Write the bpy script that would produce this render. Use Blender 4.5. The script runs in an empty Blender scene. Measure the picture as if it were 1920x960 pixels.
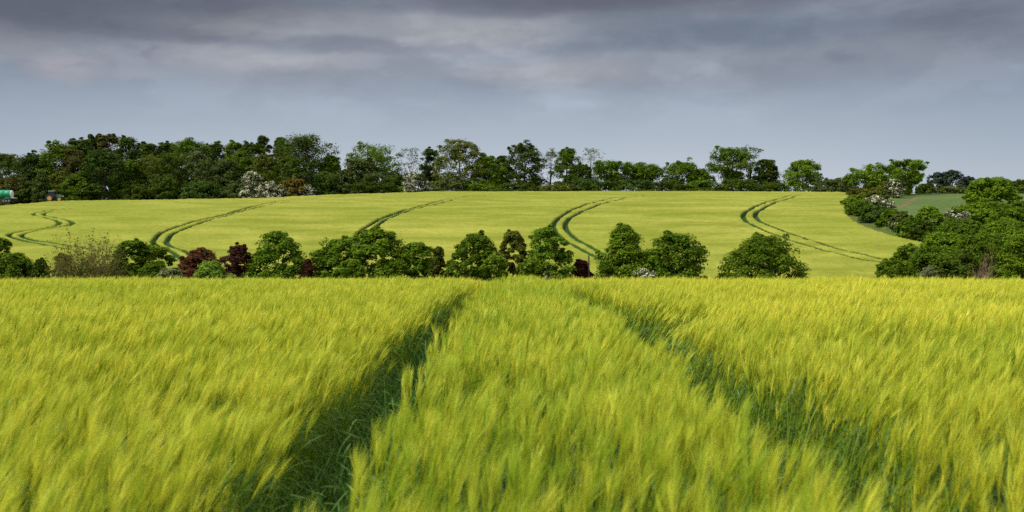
import bpy, math
import numpy as np
from mathutils import Vector

# ------------------------------------------------------------------ camera, sky, sun, exposure
S = bpy.context.scene
COL = S.collection
EYE, FPX = 1.55, 1867.0          # eye height in metres; focal length in pixels of the 1920 px wide photograph
cam_d = bpy.data.cameras.new('camera')
cam_d.lens = 35.0; cam_d.sensor_width = 36.0
cam_d.shift_y = -35.0 / 1920.0
cam_d.clip_start = 0.05; cam_d.clip_end = 20000
cam_d.dof.use_dof = True; cam_d.dof.focus_distance = 45.0; cam_d.dof.aperture_fstop = 3.4
cam = bpy.data.objects.new('camera', cam_d); COL.objects.link(cam)
cam.location = (0, 0, EYE); cam.rotation_euler = (math.radians(90), 0, 0)
S.camera = cam

SUN_AZ, SUN_EL = math.radians(-112), math.radians(48)      # azimuth from +Y towards +X, elevation
SUN_STRENGTH, SUN_ANGLE, SKY_STRENGTH = 4.6, 8.0, 0.10
sd = Vector((math.sin(SUN_AZ) * math.cos(SUN_EL), math.cos(SUN_AZ) * math.cos(SUN_EL), math.sin(SUN_EL)))
sun_d = bpy.data.lights.new('sun', 'SUN')
sun_d.energy = SUN_STRENGTH; sun_d.angle = math.radians(SUN_ANGLE); sun_d.color = (1.0, 0.93, 0.80)
sun = bpy.data.objects.new('sun', sun_d); COL.objects.link(sun)
sun.rotation_euler = (-sd).to_track_quat('-Z', 'Y').to_euler(); sun.location = (-30, -20, 40)

S.view_settings.view_transform = 'Standard'; S.view_settings.look = 'None'
S.view_settings.exposure = 0.0; S.view_settings.gamma = 1.0
S.cycles.max_bounces = 6; S.cycles.diffuse_bounces = 3; S.cycles.glossy_bounces = 2
S.cycles.transmission_bounces = 4; S.cycles.transparent_max_bounces = 4
S.cycles.use_denoising = False
S.cycles.use_adaptive_sampling = False
S.cycles.pixel_filter_type = 'BLACKMAN_HARRIS'


def srgb(r, g, b):
    f = lambda c: (c / 255 / 12.92) if c <= 10 else ((c / 255 + .055) / 1.055) ** 2.4
    return (f(r), f(g), f(b), 1.0)


class Nodes:
    """small helper for building node trees"""
    def __init__(self, tree):
        self.t = tree; tree.nodes.clear()

    def n(self, kind, **kw):
        nd = self.t.nodes.new(kind)
        for k, v in kw.items(): setattr(nd, k, v)
        return nd

    def put(self, sock, v):
        if hasattr(v, 'is_output') or isinstance(v, bpy.types.NodeSocket): self.t.links.new(v, sock)
        elif v is not None: sock.default_value = v

    def m(self, op, a, b=None, c=None, clamp=False):
        nd = self.n('ShaderNodeMath', operation=op); nd.use_clamp = clamp
        for i, v in enumerate((a, b, c)):
            if v is not None: self.put(nd.inputs[i], v)
        return nd.outputs[0]

    def mix(self, f, a, b, blend='MIX'):
        nd = self.n('ShaderNodeMix', data_type='RGBA', blend_type=blend)
        self.put(nd.inputs[0], f); self.put(nd.inputs[6], a); self.put(nd.inputs[7], b)
        return nd.outputs[2]

    def ramp(self, f, stops):
        nd = self.n('ShaderNodeValToRGB'); e = nd.color_ramp.elements
        while len(e) < len(stops): e.new(0.5)
        for el, (p, c) in zip(e, stops): el.position = p; el.color = c
        self.put(nd.inputs[0], f)
        return nd.outputs[0]

    def noise(self, vec, scale, detail=3, rough=.5, out=0):
        nd = self.n('ShaderNodeTexNoise')
        if vec is not None: self.put(nd.inputs['Vector'], vec)
        nd.inputs['Scale'].default_value = scale; nd.inputs['Detail'].default_value = detail
        nd.inputs['Roughness'].default_value = rough
        return nd.outputs[out]


def rng_map(N, v, a, b):
    nd = N.n('ShaderNodeMapRange'); nd.interpolation_type = 'SMOOTHSTEP'
    N.put(nd.inputs[0], v); nd.inputs[1].default_value = a; nd.inputs[2].default_value = b
    return nd.outputs[0]


def build_world():
    w = bpy.data.worlds.new('World'); S.world = w; w.use_nodes = True
    N = Nodes(w.node_tree)
    d = N.n('ShaderNodeTexCoord').outputs['Generated']
    sep = N.n('ShaderNodeSeparateXYZ'); N.put(sep.inputs[0], d)
    x, y, z = sep.outputs
    hor = N.m('SQRT', N.m('ADD', N.m('MULTIPLY', x, x), N.m('MULTIPLY', y, y)))
    v = N.m('DIVIDE', z, N.m('MAXIMUM', hor, .001))           # tangent of the elevation
    u = N.m('ARCTAN2', x, y)                                  # azimuth from +Y
    cmb = N.n('ShaderNodeCombineXYZ')
    N.put(cmb.inputs[0], N.m('MULTIPLY', u, 1.0)); N.put(cmb.inputs[1], N.m('MULTIPLY', v, 3.0))
    wv = cmb.outputs[0]
    n1 = N.noise(wv, 7.0, 6, .55); n2 = N.noise(wv, 15.0, 5, .6); n3 = N.noise(wv, 2.2, 3, .5); n4 = N.noise(wv, 3.2, 4, .55)
    # wobbling of the bank edges
    vw = N.m('ADD', v, N.m('MULTIPLY', N.m('SUBTRACT', n1, .46), .036))
    uw = N.m('ADD', u, N.m('MULTIPLY', N.m('SUBTRACT', n2, .5), .075))

    def lin(r, g, b): return srgb(r, g, b)
    base = N.ramp(N.m('MULTIPLY', v, 1 / .30), [
        (0.0, lin(214, 222, 232)), (.16, lin(197, 206, 217)), (.30, lin(178, 189, 202)), (.45, lin(158, 169, 183)), (.60, lin(137, 146, 163)),
        (.80, lin(122, 129, 142)), (1.0, lin(109, 114, 126))])
    # darker towards both sides of the view
    side = rng_map(N, N.m('ABSOLUTE', N.m('SUBTRACT', u, -.03)), .18, .62)
    base = N.mix(N.m('MULTIPLY', side, .55), base, N.mix(1.0, base, (.62, .66, .72, 1), 'MULTIPLY'))

    def blob(cu, cv, su, sv, edge=.75):
        a = N.m('DIVIDE', N.m('SUBTRACT', uw, cu), su); b = N.m('DIVIDE', N.m('SUBTRACT', vw, cv), sv)
        r = N.m('SQRT', N.m('ADD', N.m('MULTIPLY', a, a), N.m('MULTIPLY', b, b)))
        nd = N.n('ShaderNodeMapRange'); nd.interpolation_type = 'SMOOTHSTEP'
        N.put(nd.inputs[0], r); nd.inputs[1].default_value = 1.0 + edge; nd.inputs[2].default_value = 1.0 - edge
        return nd.outputs[0]

    def px(cx, cy, wx, wy):   # bank given by where it hangs over the field: azimuth and elevation
        return ((cx - 960) / FPX, (433 - cy) / FPX, wx / FPX, wy * 1.12 / FPX)
    c = base
    pale, dark, slate = lin(158, 161, 168), lin(94, 98, 110), lin(110, 120, 136)
    for (cx, cy, wx, wy, colr, k) in [
        (1350, 40, 800, 45, lin(124, 129, 140), .7), (330, 105, 460, 38, lin(143, 147, 158), .85), (1450, 115, 500, 34, lin(139, 144, 155), .75), (1000, 95, 400, 40, lin(146, 152, 164), .6),
        (720, 48, 330, 30, pale, .75), (420, 38, 100, 28, lin(163, 164, 169), .85), (560, 36, 70, 18, pale, .5), (900, 42, 120, 24, lin(163, 164, 169), .7),
        (450, 100, 120, 22, pale, .7), (590, 104, 90, 16, lin(158, 159, 166), .6), (1040, 124, 120, 20, lin(160, 162, 169), .75), (900, 122, 70, 12, pale, .5),
        (170, 140, 46, 18, lin(164, 163, 172), .9), (60, 100, 110, 24, lin(146, 148, 156), .7), (265, 146, 46, 9, lin(152, 154, 167), .6), (1390, 200, 70, 9, lin(172, 180, 194), .5),
        (1400, 52, 280, 26, slate, .9), (1120, 78, 130, 12, slate, .4), (600, 74, 260, 10, lin(116, 122, 138), .6), (320, 66, 160, 12, dark, .5),
        (90, 40, 300, 42, dark, .97), (260, 12, 330, 28, dark, .97), (1200, -14, 420, 22, lin(100, 101, 113), .9), (1860, 30, 220, 60, lin(106, 111, 124), .65),
        (1545, 112, 18, 12, lin(116, 120, 136), .4), (1570, 124, 24, 7, lin(114, 119, 136), .4), (300, 104, 10, 12, lin(122, 127, 144), .5)]:
        cu, cv, su, sv = px(cx, cy, wx, wy)
        c = N.mix(N.m('MULTIPLY', blob(cu, cv, su, sv), k), c, colr)
    # lumpy variation within the cloud layer, and a light overcast overhead
    layer = rng_map(N, v, .09, .17)
    c = N.mix(N.m('MULTIPLY', rng_map(N, N.m('ADD', N.m('MULTIPLY', n4, .5), N.m('MULTIPLY', n1, .5)), .48, .58), N.m('ADD', .04, N.m('MULTIPLY', layer, .75))), c, N.mix(1.0, c, (1.26, 1.25, 1.24, 1), 'MULTIPLY'))
    c = N.mix(N.m('MULTIPLY', rng_map(N, n2, .50, .75), N.m('MULTIPLY', layer, .5)), c, N.mix(1.0, c, (.84, .86, .90, 1), 'MULTIPLY'))
    cm2 = N.n('ShaderNodeCombineXYZ'); N.put(cm2.inputs[0], u); N.put(cm2.inputs[1], N.m('MULTIPLY', v, 2.0)); cm2.inputs[2].default_value = 3.7
    n5 = N.noise(cm2.outputs[0], 9.0, 7, .58)
    deck = N.m('MULTIPLY', layer, rng_map(N, v, .30, .22))
    c = N.mix(N.m('MULTIPLY', rng_map(N, n5, .50, .60), N.m('MULTIPLY', deck, .55)), c, N.mix(1.0, c, (1.22, 1.21, 1.20, 1), 'MULTIPLY'))
    c = N.mix(N.m('MULTIPLY', rng_map(N, n5, .47, .38), N.m('MULTIPLY', deck, .45)), c, N.mix(1.0, c, (.86, .88, .91, 1), 'MULTIPLY'))
    over = N.mix(rng_map(N, n3, .35, .65), (.98, 1.02, 1.06, 1), (1.52, 1.53, 1.54, 1))
    c = N.mix(rng_map(N, v, .30, .85), c, over)
    behind = rng_map(N, y, .25, -.35)
    c = N.mix(N.m('MULTIPLY', behind, rng_map(N, v, -.05, .1)), c, N.mix(1.0, over, (1.0, 1.0, 1.0, 1), 'MULTIPLY'))
    scaled = N.mix(1.0, c, (1 / SKY_STRENGTH,) * 3 + (1,), 'MULTIPLY')
    sky = N.n('ShaderNodeTexSky', sky_type='NISHITA'); sky.sun_disc = False
    sky.sun_elevation = SUN_EL; sky.sun_rotation = SUN_AZ
    cover = N.mix(.94, sky.outputs[0], scaled)
    bg = N.n('ShaderNodeBackground'); N.put(bg.inputs[0], cover); bg.inputs[1].default_value = SKY_STRENGTH
    out = N.n('ShaderNodeOutputWorld'); w.node_tree.links.new(bg.outputs[0], out.inputs[0])


build_world()

# ------------------------------------------------------------------ helpers
R0 = np.random.default_rng(11)


def _hash(ix, iy, seed):
    n = (ix.astype(np.int64) * 374761393 + iy.astype(np.int64) * 668265263 + seed * 982451653) & 0x7fffffff
    n = ((n ^ (n >> 13)) * 1274126177) & 0x7fffffff
    return ((n ^ (n >> 16)) & 0xffff) / 65535.0


def vnoise(x, y, seed=0):
    x = np.asarray(x, float); y = np.asarray(y, float)
    ix = np.floor(x); iy = np.floor(y); fx = x - ix; fy = y - iy
    fx = fx * fx * (3 - 2 * fx); fy = fy * fy * (3 - 2 * fy)
    a = _hash(ix, iy, seed); b = _hash(ix + 1, iy, seed); c = _hash(ix, iy + 1, seed); d = _hash(ix + 1, iy + 1, seed)
    return (a * (1 - fx) + b * fx) * (1 - fy) + (c * (1 - fx) + d * fx) * fy


def np_mesh(name, V, F, mats, midx=None, attrs=None, smooth=False):
    """V (n,3), F (m,k) with k = 3 or 4"""
    me = bpy.data.meshes.new(name)
    V = np.asarray(V, np.float32); F = np.asarray(F, np.int32); k = F.shape[1]
    me.vertices.add(len(V)); me.vertices.foreach_set('co', V.ravel())
    me.loops.add(F.size); me.loops.foreach_set('vertex_index', F.ravel())
    me.polygons.add(len(F)); me.polygons.foreach_set('loop_start', np.arange(0, F.size, k, dtype=np.int32))
    for m in (mats if isinstance(mats, (list, tuple)) else [mats]): me.materials.append(m)
    if midx is not None: me.polygons.foreach_set('material_index', np.asarray(midx, np.int32))
    me.polygons.foreach_set('use_smooth', np.full(len(F), bool(smooth)))
    for an, av in (attrs or {}).items():
        at = me.attributes.new(an, 'FLOAT', 'POINT'); at.data.foreach_set('value', np.asarray(av, np.float32))
    me.update(calc_edges=True)
    return me


def link(name, me, parent=None, loc=None, rz=0.0):
    o = bpy.data.objects.new(name, me); COL.objects.link(o)
    if parent is not None: o.parent = parent
    if loc is not None: o.location = loc
    if rz: o.rotation_euler = (0, 0, rz)
    return o


def tag(o, label, cat=None, group=None, kind=None):
    o['label'] = label
    if cat: o['category'] = cat
    if group: o['group'] = group
    if kind: o['kind'] = kind
    return o


def thing(name, label, cat, loc=(0, 0, 0), rz=0.0, group=None):
    o = bpy.data.objects.new(name, None); COL.objects.link(o)
    o.location = loc; o.rotation_euler = (0, 0, rz); o.empty_display_size = .3
    return tag(o, label, cat, group)


class MB:
    """collects boxes, tubes, lathes into one mesh"""
    def __init__(self): self.v = []; self.f = []

    def add(self, V, F):
        o = len(self.v); self.v += [tuple(map(float, p)) for p in V]; self.f += [tuple(int(i) + o for i in f) for f in F]

    def box(self, cx, cy, cz, sx, sy, sz, top=1.0, rx=0.0, ch=.03):
        # a box with chamfered vertical edges and a tapered top
        c = min(ch, sx * .3, sy * .3); V = []
        for z, k in ((-.5, 1), (-.5 + c / sz, 1.0), (.5 - c / sz, top), (.5, top)):
            ins = c if abs(z) == .5 else 0
            hx, hy = (sx / 2 * k - ins), (sy / 2 * k - ins)
            for (a, b) in ((-hx + c, -hy), (hx - c, -hy), (hx, -hy + c), (hx, hy - c), (hx - c, hy), (-hx + c, hy), (-hx, hy - c), (-hx, -hy + c)):
                V.append((cx + a, cy + b, cz + z * sz))
        F = [tuple(range(7, -1, -1)), tuple(range(24, 32))]
        for r in range(3):
            for i in range(8): F.append((r * 8 + i, r * 8 + (i + 1) % 8, r * 8 + 8 + (i + 1) % 8, r * 8 + 8 + i))
        self.add(V, F)

    def prism(self, pts, y0, y1):     # outline in x,z extruded along y
        n = len(pts); V = [(p[0], y0, p[1]) for p in pts] + [(p[0], y1, p[1]) for p in pts]
        F = [tuple(range(n)), tuple(range(2 * n - 1, n - 1, -1))] + [((i + 1) % n, i, n + i, n + (i + 1) % n) for i in range(n)]
        self.add(V, F)

    def lathe(self, prof, axis='x', c=(0, 0, 0), n=20):   # prof: (along, radius)
        V = []; F = []
        for (a, r) in prof:
            for i in range(n):
                t = 2 * math.pi * i / n; p, q = r * math.cos(t), r * math.sin(t)
                V.append({'x': (a, p, q), 'y': (p, a, q), 'z': (p, q, a)}[axis])
        for k in range(len(prof) - 1):
            for i in range(n): F.append((k * n + i, k * n + (i + 1) % n, (k + 1) * n + (i + 1) % n, (k + 1) * n + i))
        F.append(tuple(range(n - 1, -1, -1))); F.append(tuple((len(prof) - 1) * n + i for i in range(n)))
        self.add([(p[0] + c[0], p[1] + c[1], p[2] + c[2]) for p in V], F)

    def tube(self, pts, rad, n=5):
        pts = [Vector(p) for p in pts]; V = []; F = []
        for i, p in enumerate(pts):
            d = (pts[min(i + 1, len(pts) - 1)] - pts[max(i - 1, 0)]).normalized()
            s = d.cross(Vector((.3, 1, .2))).normalized(); t = d.cross(s)
            for k in range(n):
                a = 2 * math.pi * k / n; V.append(p + (s * math.cos(a) + t * math.sin(a)) * rad[i])
        for i in range(len(pts) - 1):
            for k in range(n): F.append((i * n + k, i * n + (k + 1) % n, (i + 1) * n + (k + 1) % n, (i + 1) * n + k))
        F.append(tuple(range(n - 1, -1, -1))); F.append(tuple((len(pts) - 1) * n + k for k in range(n)))
        self.add(V, F)

    def build(self, name, m, parent=None, loc=None, smooth=False):
        me = bpy.data.meshes.new(name); me.from_pydata(self.v, [], self.f); me.materials.append(m)
        if smooth: me.polygons.foreach_set('use_smooth', np.full(len(self.f), True))
        me.update()
        return link(name, me, parent, loc)


# ------------------------------------------------------------------ materials
def mat(name, colr, rough=.6, metal=0.0, spec=.4):
    m = bpy.data.materials.new(name); m.use_nodes = True
    N = Nodes(m.node_tree)
    b = N.n('ShaderNodeBsdfPrincipled'); b.inputs['Roughness'].default_value = rough
    b.inputs['Metallic'].default_value = metal; b.inputs['Specular IOR Level'].default_value = spec
    geo = N.n('ShaderNodeTexCoord').outputs['Object']
    k = N.noise(geo, 3.0, 4, .6)
    N.put(b.inputs['Base Color'], N.mix(rng_map(N, k, .35, .75), colr + (1,), tuple(c * .6 + .01 for c in colr) + (1,)))
    o = N.n('ShaderNodeOutputMaterial'); m.node_tree.links.new(b.outputs[0], o.inputs[0])
    return m


def leafy(N, colour, trans=.35, rough=.55, spec=.25, tcol=None):
    d = N.n('ShaderNodeBsdfPrincipled'); d.inputs['Roughness'].default_value = rough
    d.inputs['Specular IOR Level'].default_value = spec; N.put(d.inputs['Base Color'], colour)
    t = N.n('ShaderNodeBsdfTranslucent'); N.put(t.inputs[0], tcol if tcol is not None else colour)
    mx = N.n('ShaderNodeMixShader'); mx.inputs[0].default_value = trans
    N.t.links.new(d.outputs[0], mx.inputs[1]); N.t.links.new(t.outputs[0], mx.inputs[2])
    o = N.n('ShaderNodeOutputMaterial'); N.t.links.new(mx.outputs[0], o.inputs[0])


def leaf_mat(name, a, b, trans=.38, spread=.42, rough=.65, spec=.06):
    """leaf colour wandering between a and b from clump to clump, each leaf a little lighter or darker"""
    m = bpy.data.materials.new(name); m.use_nodes = True
    N = Nodes(m.node_tree)
    g = N.n('ShaderNodeNewGeometry'); rnd = g.outputs['Random Per Island']
    oi = N.n('ShaderNodeObjectInfo')
    k = N.noise(g.outputs['Position'], .55, 2, .5)
    f = N.m('ADD', N.m('MULTIPLY', rng_map(N, k, .35, .65), .6), N.m('MULTIPLY', N.m('SUBTRACT', oi.outputs['Random'], .3), .5), clamp=True)
    c = N.mix(f, a + (1,), b + (1,))
    val = N.m('ADD', 1 - spread, N.m('MULTIPLY', rnd, 2 * spread))
    vc = N.n('ShaderNodeCombineXYZ')
    for i in range(3): N.put(vc.inputs[i], val)
    c = N.mix(1.0, c, vc.outputs[0], 'MULTIPLY')
    leafy(N, c, trans, rough, spec)
    return m


M = {}
M['oak'] = leaf_mat('oak leaves', (.066, .122, .006), (.106, .168, .009))
M['dark'] = leaf_mat('dark leaves', (.040, .068, .006), (.066, .100, .008))
M['mid'] = leaf_mat('mid green leaves', (.088, .162, .008), (.136, .212, .012))
M['bright'] = leaf_mat('bright green leaves', (.085, .170, .010), (.125, .21, .014))
M['olive'] = leaf_mat('olive leaves', (.086, .108, .012), (.118, .134, .018))
M['brown'] = leaf_mat('brownish leaves', (.074, .076, .015), (.094, .094, .020))
M['grey'] = leaf_mat('grey green leaves', (.066, .096, .020), (.098, .125, .030))
M['pale'] = leaf_mat('pale grey green leaves', (.15, .17, .075), (.20, .21, .10))
M['bluish'] = leaf_mat('bluish green leaves', (.044, .082, .011), (.066, .112, .015))
M['yellow'] = leaf_mat('yellow brown leaves', (.15, .115, .018), (.17, .14, .03))
M['silver'] = leaf_mat('thin grey green leaves', (.095, .115, .042), (.130, .145, .060))
M['wood'] = leaf_mat('woodland leaves', (.052, .086, .008), (.076, .110, .011))
M['far'] = leaf_mat('haze tinted distant leaves', (.045, .068, .045), (.058, .082, .055))  # bluish fading of distance painted into the leaf colour
M['copper'] = leaf_mat('copper leaves', (.120, .044, .018), (.092, .064, .022))
M['purple'] = leaf_mat('purple leaves', (.056, .017, .014), (.068, .034, .016))
M['fresh'] = leaf_mat('fresh light green leaves', (.13, .22, .018), (.17, .27, .03))
M['blossom'] = leaf_mat('white blossom', (.44, .43, .31), (.56, .54, .42), .15, .2)
M['bark'] = mat('bark', (.075, .062, .045), .9)
M['pale_bark'] = mat('pale bark', (.32, .30, .27), .8)
M['twig'] = mat('dry twigs', (.18, .115, .05), .9)
M['red_twig'] = mat('reddish twigs', (.20, .115, .085), .9)

# ------------------------------------------------------------------ terrain
_py = np.array([60., 90., 104., 112., 124., 137., 148., 160., 185., 218., 266., 330.])
_pz = np.array([-7.6, -7.2, -6.0, -4.55, -2.35, -.35, 1.75, 3.70, 6.35, 8.75, 12.55, 15.5])   # far crop top, relative to the eye


def _hermite(xq, X, Y):
    d = np.gradient(Y, X); xq = np.clip(xq, X[0], X[-1])
    i = np.clip(np.searchsorted(X, xq) - 1, 0, len(X) - 2); h = X[i + 1] - X[i]; t = (xq - X[i]) / h
    return ((2 * t**3 - 3 * t**2 + 1) * Y[i] + (t**3 - 2 * t**2 + t) * h * d[i] + (-2 * t**3 + 3 * t**2) * Y[i + 1] + (t**3 - t**2) * h * d[i + 1])


def crop_top(y): return _hermite(np.asarray(y, float), _py, _pz)


_ty = np.arange(104, 285, .25); _tr = np.maximum.accumulate((FPX * crop_top(_ty) / _ty) + np.arange(len(_ty)) * 1e-6)


def row_to_y(row): return np.interp(445 - np.asarray(row, float), _tr, _ty)


_ec = np.array([-400, 0, 40, 80, 130, 300, 500, 560, 700, 850, 1000, 1500, 1600, 2400.])
_er = np.array([387, 385.5, 382, 378, 376, 374.5, 371, 368.5, 362.5, 358.5, 358.5, 359, 360, 361.])


def edge_y(x, y):
    c = 960 + FPX * np.asarray(x, float) / np.maximum(y, 1.0)
    return row_to_y(np.interp(c, _ec, _er))


CROP = 0.7


def H(x, y):
    x = np.asarray(x, float); y = np.asarray(y, float)
    x, y = np.broadcast_arrays(x, y)
    near = np.where(y < 14.5, 0.0, np.where(y < 26.3, -.0038 * (y - 14.5)**2, -.529 - .09 * (y - 26.3)))
    ye = edge_y(x, y)
    hill = crop_top(np.minimum(y, ye)) + EYE - CROP
    over = np.maximum(y - ye, 0)
    hill = hill + .045 * np.minimum(over, 55) + .006 * np.clip(over - 55, 0, 900)
    k = 1.2
    lo = np.maximum(near, -60)
    return np.where(y < 45, near, np.where(y > 118, hill, np.logaddexp(lo / k, hill / k) * k))


def world_at(col, row, y): return ((col - 960) / FPX * y, y, EYE + (445 - row) / FPX * y)


def hill_point(col, row):
    y = float(row_to_y(row)); return ((col - 960) / FPX * y, y)


def ground_material():
    m = bpy.data.materials.new('grassy ground'); m.use_nodes = True
    N = Nodes(m.node_tree)
    p = N.n('ShaderNodeNewGeometry').outputs['Position']
    sep = N.n('ShaderNodeSeparateXYZ'); N.put(sep.inputs[0], p)
    n = N.noise(p, .35, 5, .6); n2 = N.noise(p, 14.0, 3, .6)
    grass = N.mix(rng_map(N, n, .3, .7), (.055, .085, .018, 1), (.10, .115, .03, 1))
    grass = N.mix(N.m('MULTIPLY', rng_map(N, n2, .4, .7), .4), grass, (.03, .045, .012, 1))
    soil = N.mix(rng_map(N, n2, .3, .7), (.030, .024, .014, 1), (.052, .040, .022, 1))
    c = N.mix(rng_map(N, sep.outputs[1], 30, 36), soil, grass)
    b = N.n('ShaderNodeBsdfPrincipled'); b.inputs['Roughness'].default_value = .95; b.inputs['Specular IOR Level'].default_value = .1
    N.put(b.inputs['Base Color'], c)
    bump = N.n('ShaderNodeBump'); bump.inputs['Strength'].default_value = .5; bump.inputs['Distance'].default_value = .05
    N.put(bump.inputs['Height'], n2); m.node_tree.links.new(bump.outputs[0], b.inputs['Normal'])
    o = N.n('ShaderNodeOutputMaterial'); m.node_tree.links.new(b.outputs[0], o.inputs[0])
    return m


def grid_mesh(name, X, Y, Z, mats, midx=None, keep=None, smooth=True, attrs=None):
    ny, nx = X.shape
    V = np.stack([X, Y, Z], -1).reshape(-1, 3)
    i = np.arange(ny * nx).reshape(ny, nx)
    F = np.stack([i[:-1, :-1], i[:-1, 1:], i[1:, 1:], i[1:, :-1]], -1).reshape(-1, 4)
    at = {k: v.ravel() for k, v in (attrs or {}).items()}
    if keep is not None:
        F = F[keep.ravel()]
        if midx is not None: midx = midx.ravel()[keep.ravel()]
        used = np.unique(F); re = np.full(len(V), -1); re[used] = np.arange(len(used)); V = V[used]; F = re[F]
        at = {k: v[used] for k, v in at.items()}
    elif midx is not None: midx = midx.ravel()
    return np_mesh(name, V, F, mats, midx, at, smooth)


def build_ground():
    ys = np.concatenate([np.arange(-60, -4, 4), np.arange(-4, 30, .5), np.arange(30, 340, 2.0), np.geomspace(340, 9000, 40)])
    h = np.concatenate([np.arange(0, 14, .7), np.arange(14, 170, 3.0), np.geomspace(170, 7000, 30)])
    xs = np.concatenate([-h[:0:-1], h])
    X, Y = np.meshgrid(xs, ys)
    tag(link('ground', grid_mesh('ground', X, Y, H(X, Y), ground_material())), 'grassy farmland falling into a valley and rising to a wooded ridge', 'ground', kind='structure')


build_ground()

# ------------------------------------------------------------------ the far barley field with its tramlines
def catmull(P, step=.12):
    P = np.array(P, float); P = np.vstack([2 * P[0] - P[1], P, 2 * P[-1] - P[-2]]); out = []
    for i in range(1, len(P) - 2):
        n = max(2, int(np.linalg.norm(P[i + 1] - P[i]) / step)); t = np.linspace(0, 1, n, endpoint=False)[:, None]
        a, b, c, d = P[i - 1:i + 3]
        out.append(.5 * (2 * b + (c - a) * t + (2 * a - 5 * b + 4 * c - d) * t**2 + (3 * b - a - 3 * c + d) * t**3))
    return np.vstack(out)


def zoomed(pts, ox): return [(ox + a / 3.2, 230 + b / 3.2) for a, b in pts]


TRAM = [
    zoomed([(395, 509), (300, 520), (222, 538), (200, 549), (250, 564), (330, 586), (358, 603), (335, 620), (250, 638), (110, 655), (55, 668), (65, 682), (150, 702), (300, 730), (400, 750), (500, 772)], 0),
    zoomed([(440, 508), (330, 522), (275, 540), (265, 550), (320, 567), (405, 586), (436, 602), (418, 616), (340, 632), (200, 655), (132, 670), (137, 682), (200, 697), (330, 715), (450, 735), (560, 752)], 0),
    zoomed([(2080, 440), (1936, 455), (1736, 468), (1596, 488), (1530, 500), (1400, 538), (1250, 575), (1100, 615), (980, 655), (925, 695), (920, 712), (960, 735), (1030, 770), (1080, 805), (1120, 830)], 0),
    zoomed([(1760, 474), (1640, 490), (1536, 512), (1400, 548), (1250, 590), (1130, 630), (1040, 665), (1003, 700), (1003, 717), (1040, 740), (1110, 767), (1170, 800), (1240, 830)], 0),
    zoomed([(1350, 428), (1230, 447), (1100, 470), (980, 500), (860, 530), (760, 568), (690, 608), (640, 640), (610, 670), (600, 700), (640, 740), (740, 790)], 480),
    zoomed([(1380, 435), (1250, 453), (1120, 478), (1000, 505), (880, 535), (800, 568), (740, 606), (705, 645), (690, 680), (700, 705), (760, 745), (860, 790)], 480),
    zoomed([(780, 428), (700, 440), (560, 462), (450, 490), (350, 525), (280, 570), (250, 610), (255, 645), (300, 690), (380, 735), (460, 775), (540, 815)], 960),
    zoomed([(800, 432), (720, 447), (600, 470), (500, 500), (400, 540), (345, 572), (322, 605), (330, 645), (380, 690), (450, 727), (520, 765), (620, 805)], 960),
    zoomed([(1740, 428), (1680, 434), (1590, 456), (1536, 474), (1450, 508), (1400, 538), (1388, 560), (1412, 592), (1470, 622), (1540, 652), (1640, 690), (1790, 735), (1940, 775), (2090, 808), (2210, 828)], 960),
    zoomed([(1780, 428), (1700, 441), (1610, 468), (1536, 500), (1480, 530), (1460, 552), (1478, 577), (1540, 610), (1660, 655), (1790, 700), (1940, 745), (2090, 780), (2270, 818)], 960),
]
HEDGE_PX = [(1596, 362), (1590, 368), (1583, 378), (1580, 390), (1584, 400), (1600, 412), (1625, 425), (1660, 437), (1705, 449), (1760, 462), (1790, 490)]
HEDGE = np.array([hill_point(c, r) for c, r in HEDGE_PX])      # x, y on the hill, from the ridge down


def hedge_x(y):
    o = np.argsort(HEDGE[:, 1]); return np.interp(y, HEDGE[o, 1], HEDGE[o, 0])


def far_crop_material():
    m = bpy.data.materials.new('far barley'); m.use_nodes = True
    N = Nodes(m.node_tree)
    p = N.n('ShaderNodeNewGeometry').outputs['Position']
    mp = N.n('ShaderNodeMapping'); N.put(mp.inputs[0], p); mp.inputs['Scale'].default_value = (.07, .22, .1)
    w1 = N.noise(mp.outputs[0], 1.0, 5, .6)
    mp2 = N.n('ShaderNodeMapping'); N.put(mp2.inputs[0], p); mp2.inputs['Scale'].default_value = (.9, 3.2, 1)
    w2 = N.noise(mp2.outputs[0], 1.0, 4, .65)
    big = N.noise(p, .022, 3, .5)
    dep = N.n('ShaderNodeAttribute', attribute_name='depth').outputs['Fac']
    c = N.mix(rng_map(N, w1, .30, .70), (.175, .202, .015, 1), (.325, .328, .052, 1))
    c = N.mix(N.m('MULTIPLY', rng_map(N, w2, .40, .75), .55), c, (.118, .160, .011, 1))
    c = N.mix(N.m('MULTIPLY', rng_map(N, big, .4, .65), .4), c, (.170, .215, .014, 1))
    c = N.mix(rng_map(N, dep, .06, .50), c, (.022, .060, .009, 1))   # stems and leaves below the ears
    leafy(N, c, .2, .8, .12)
    return m


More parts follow.
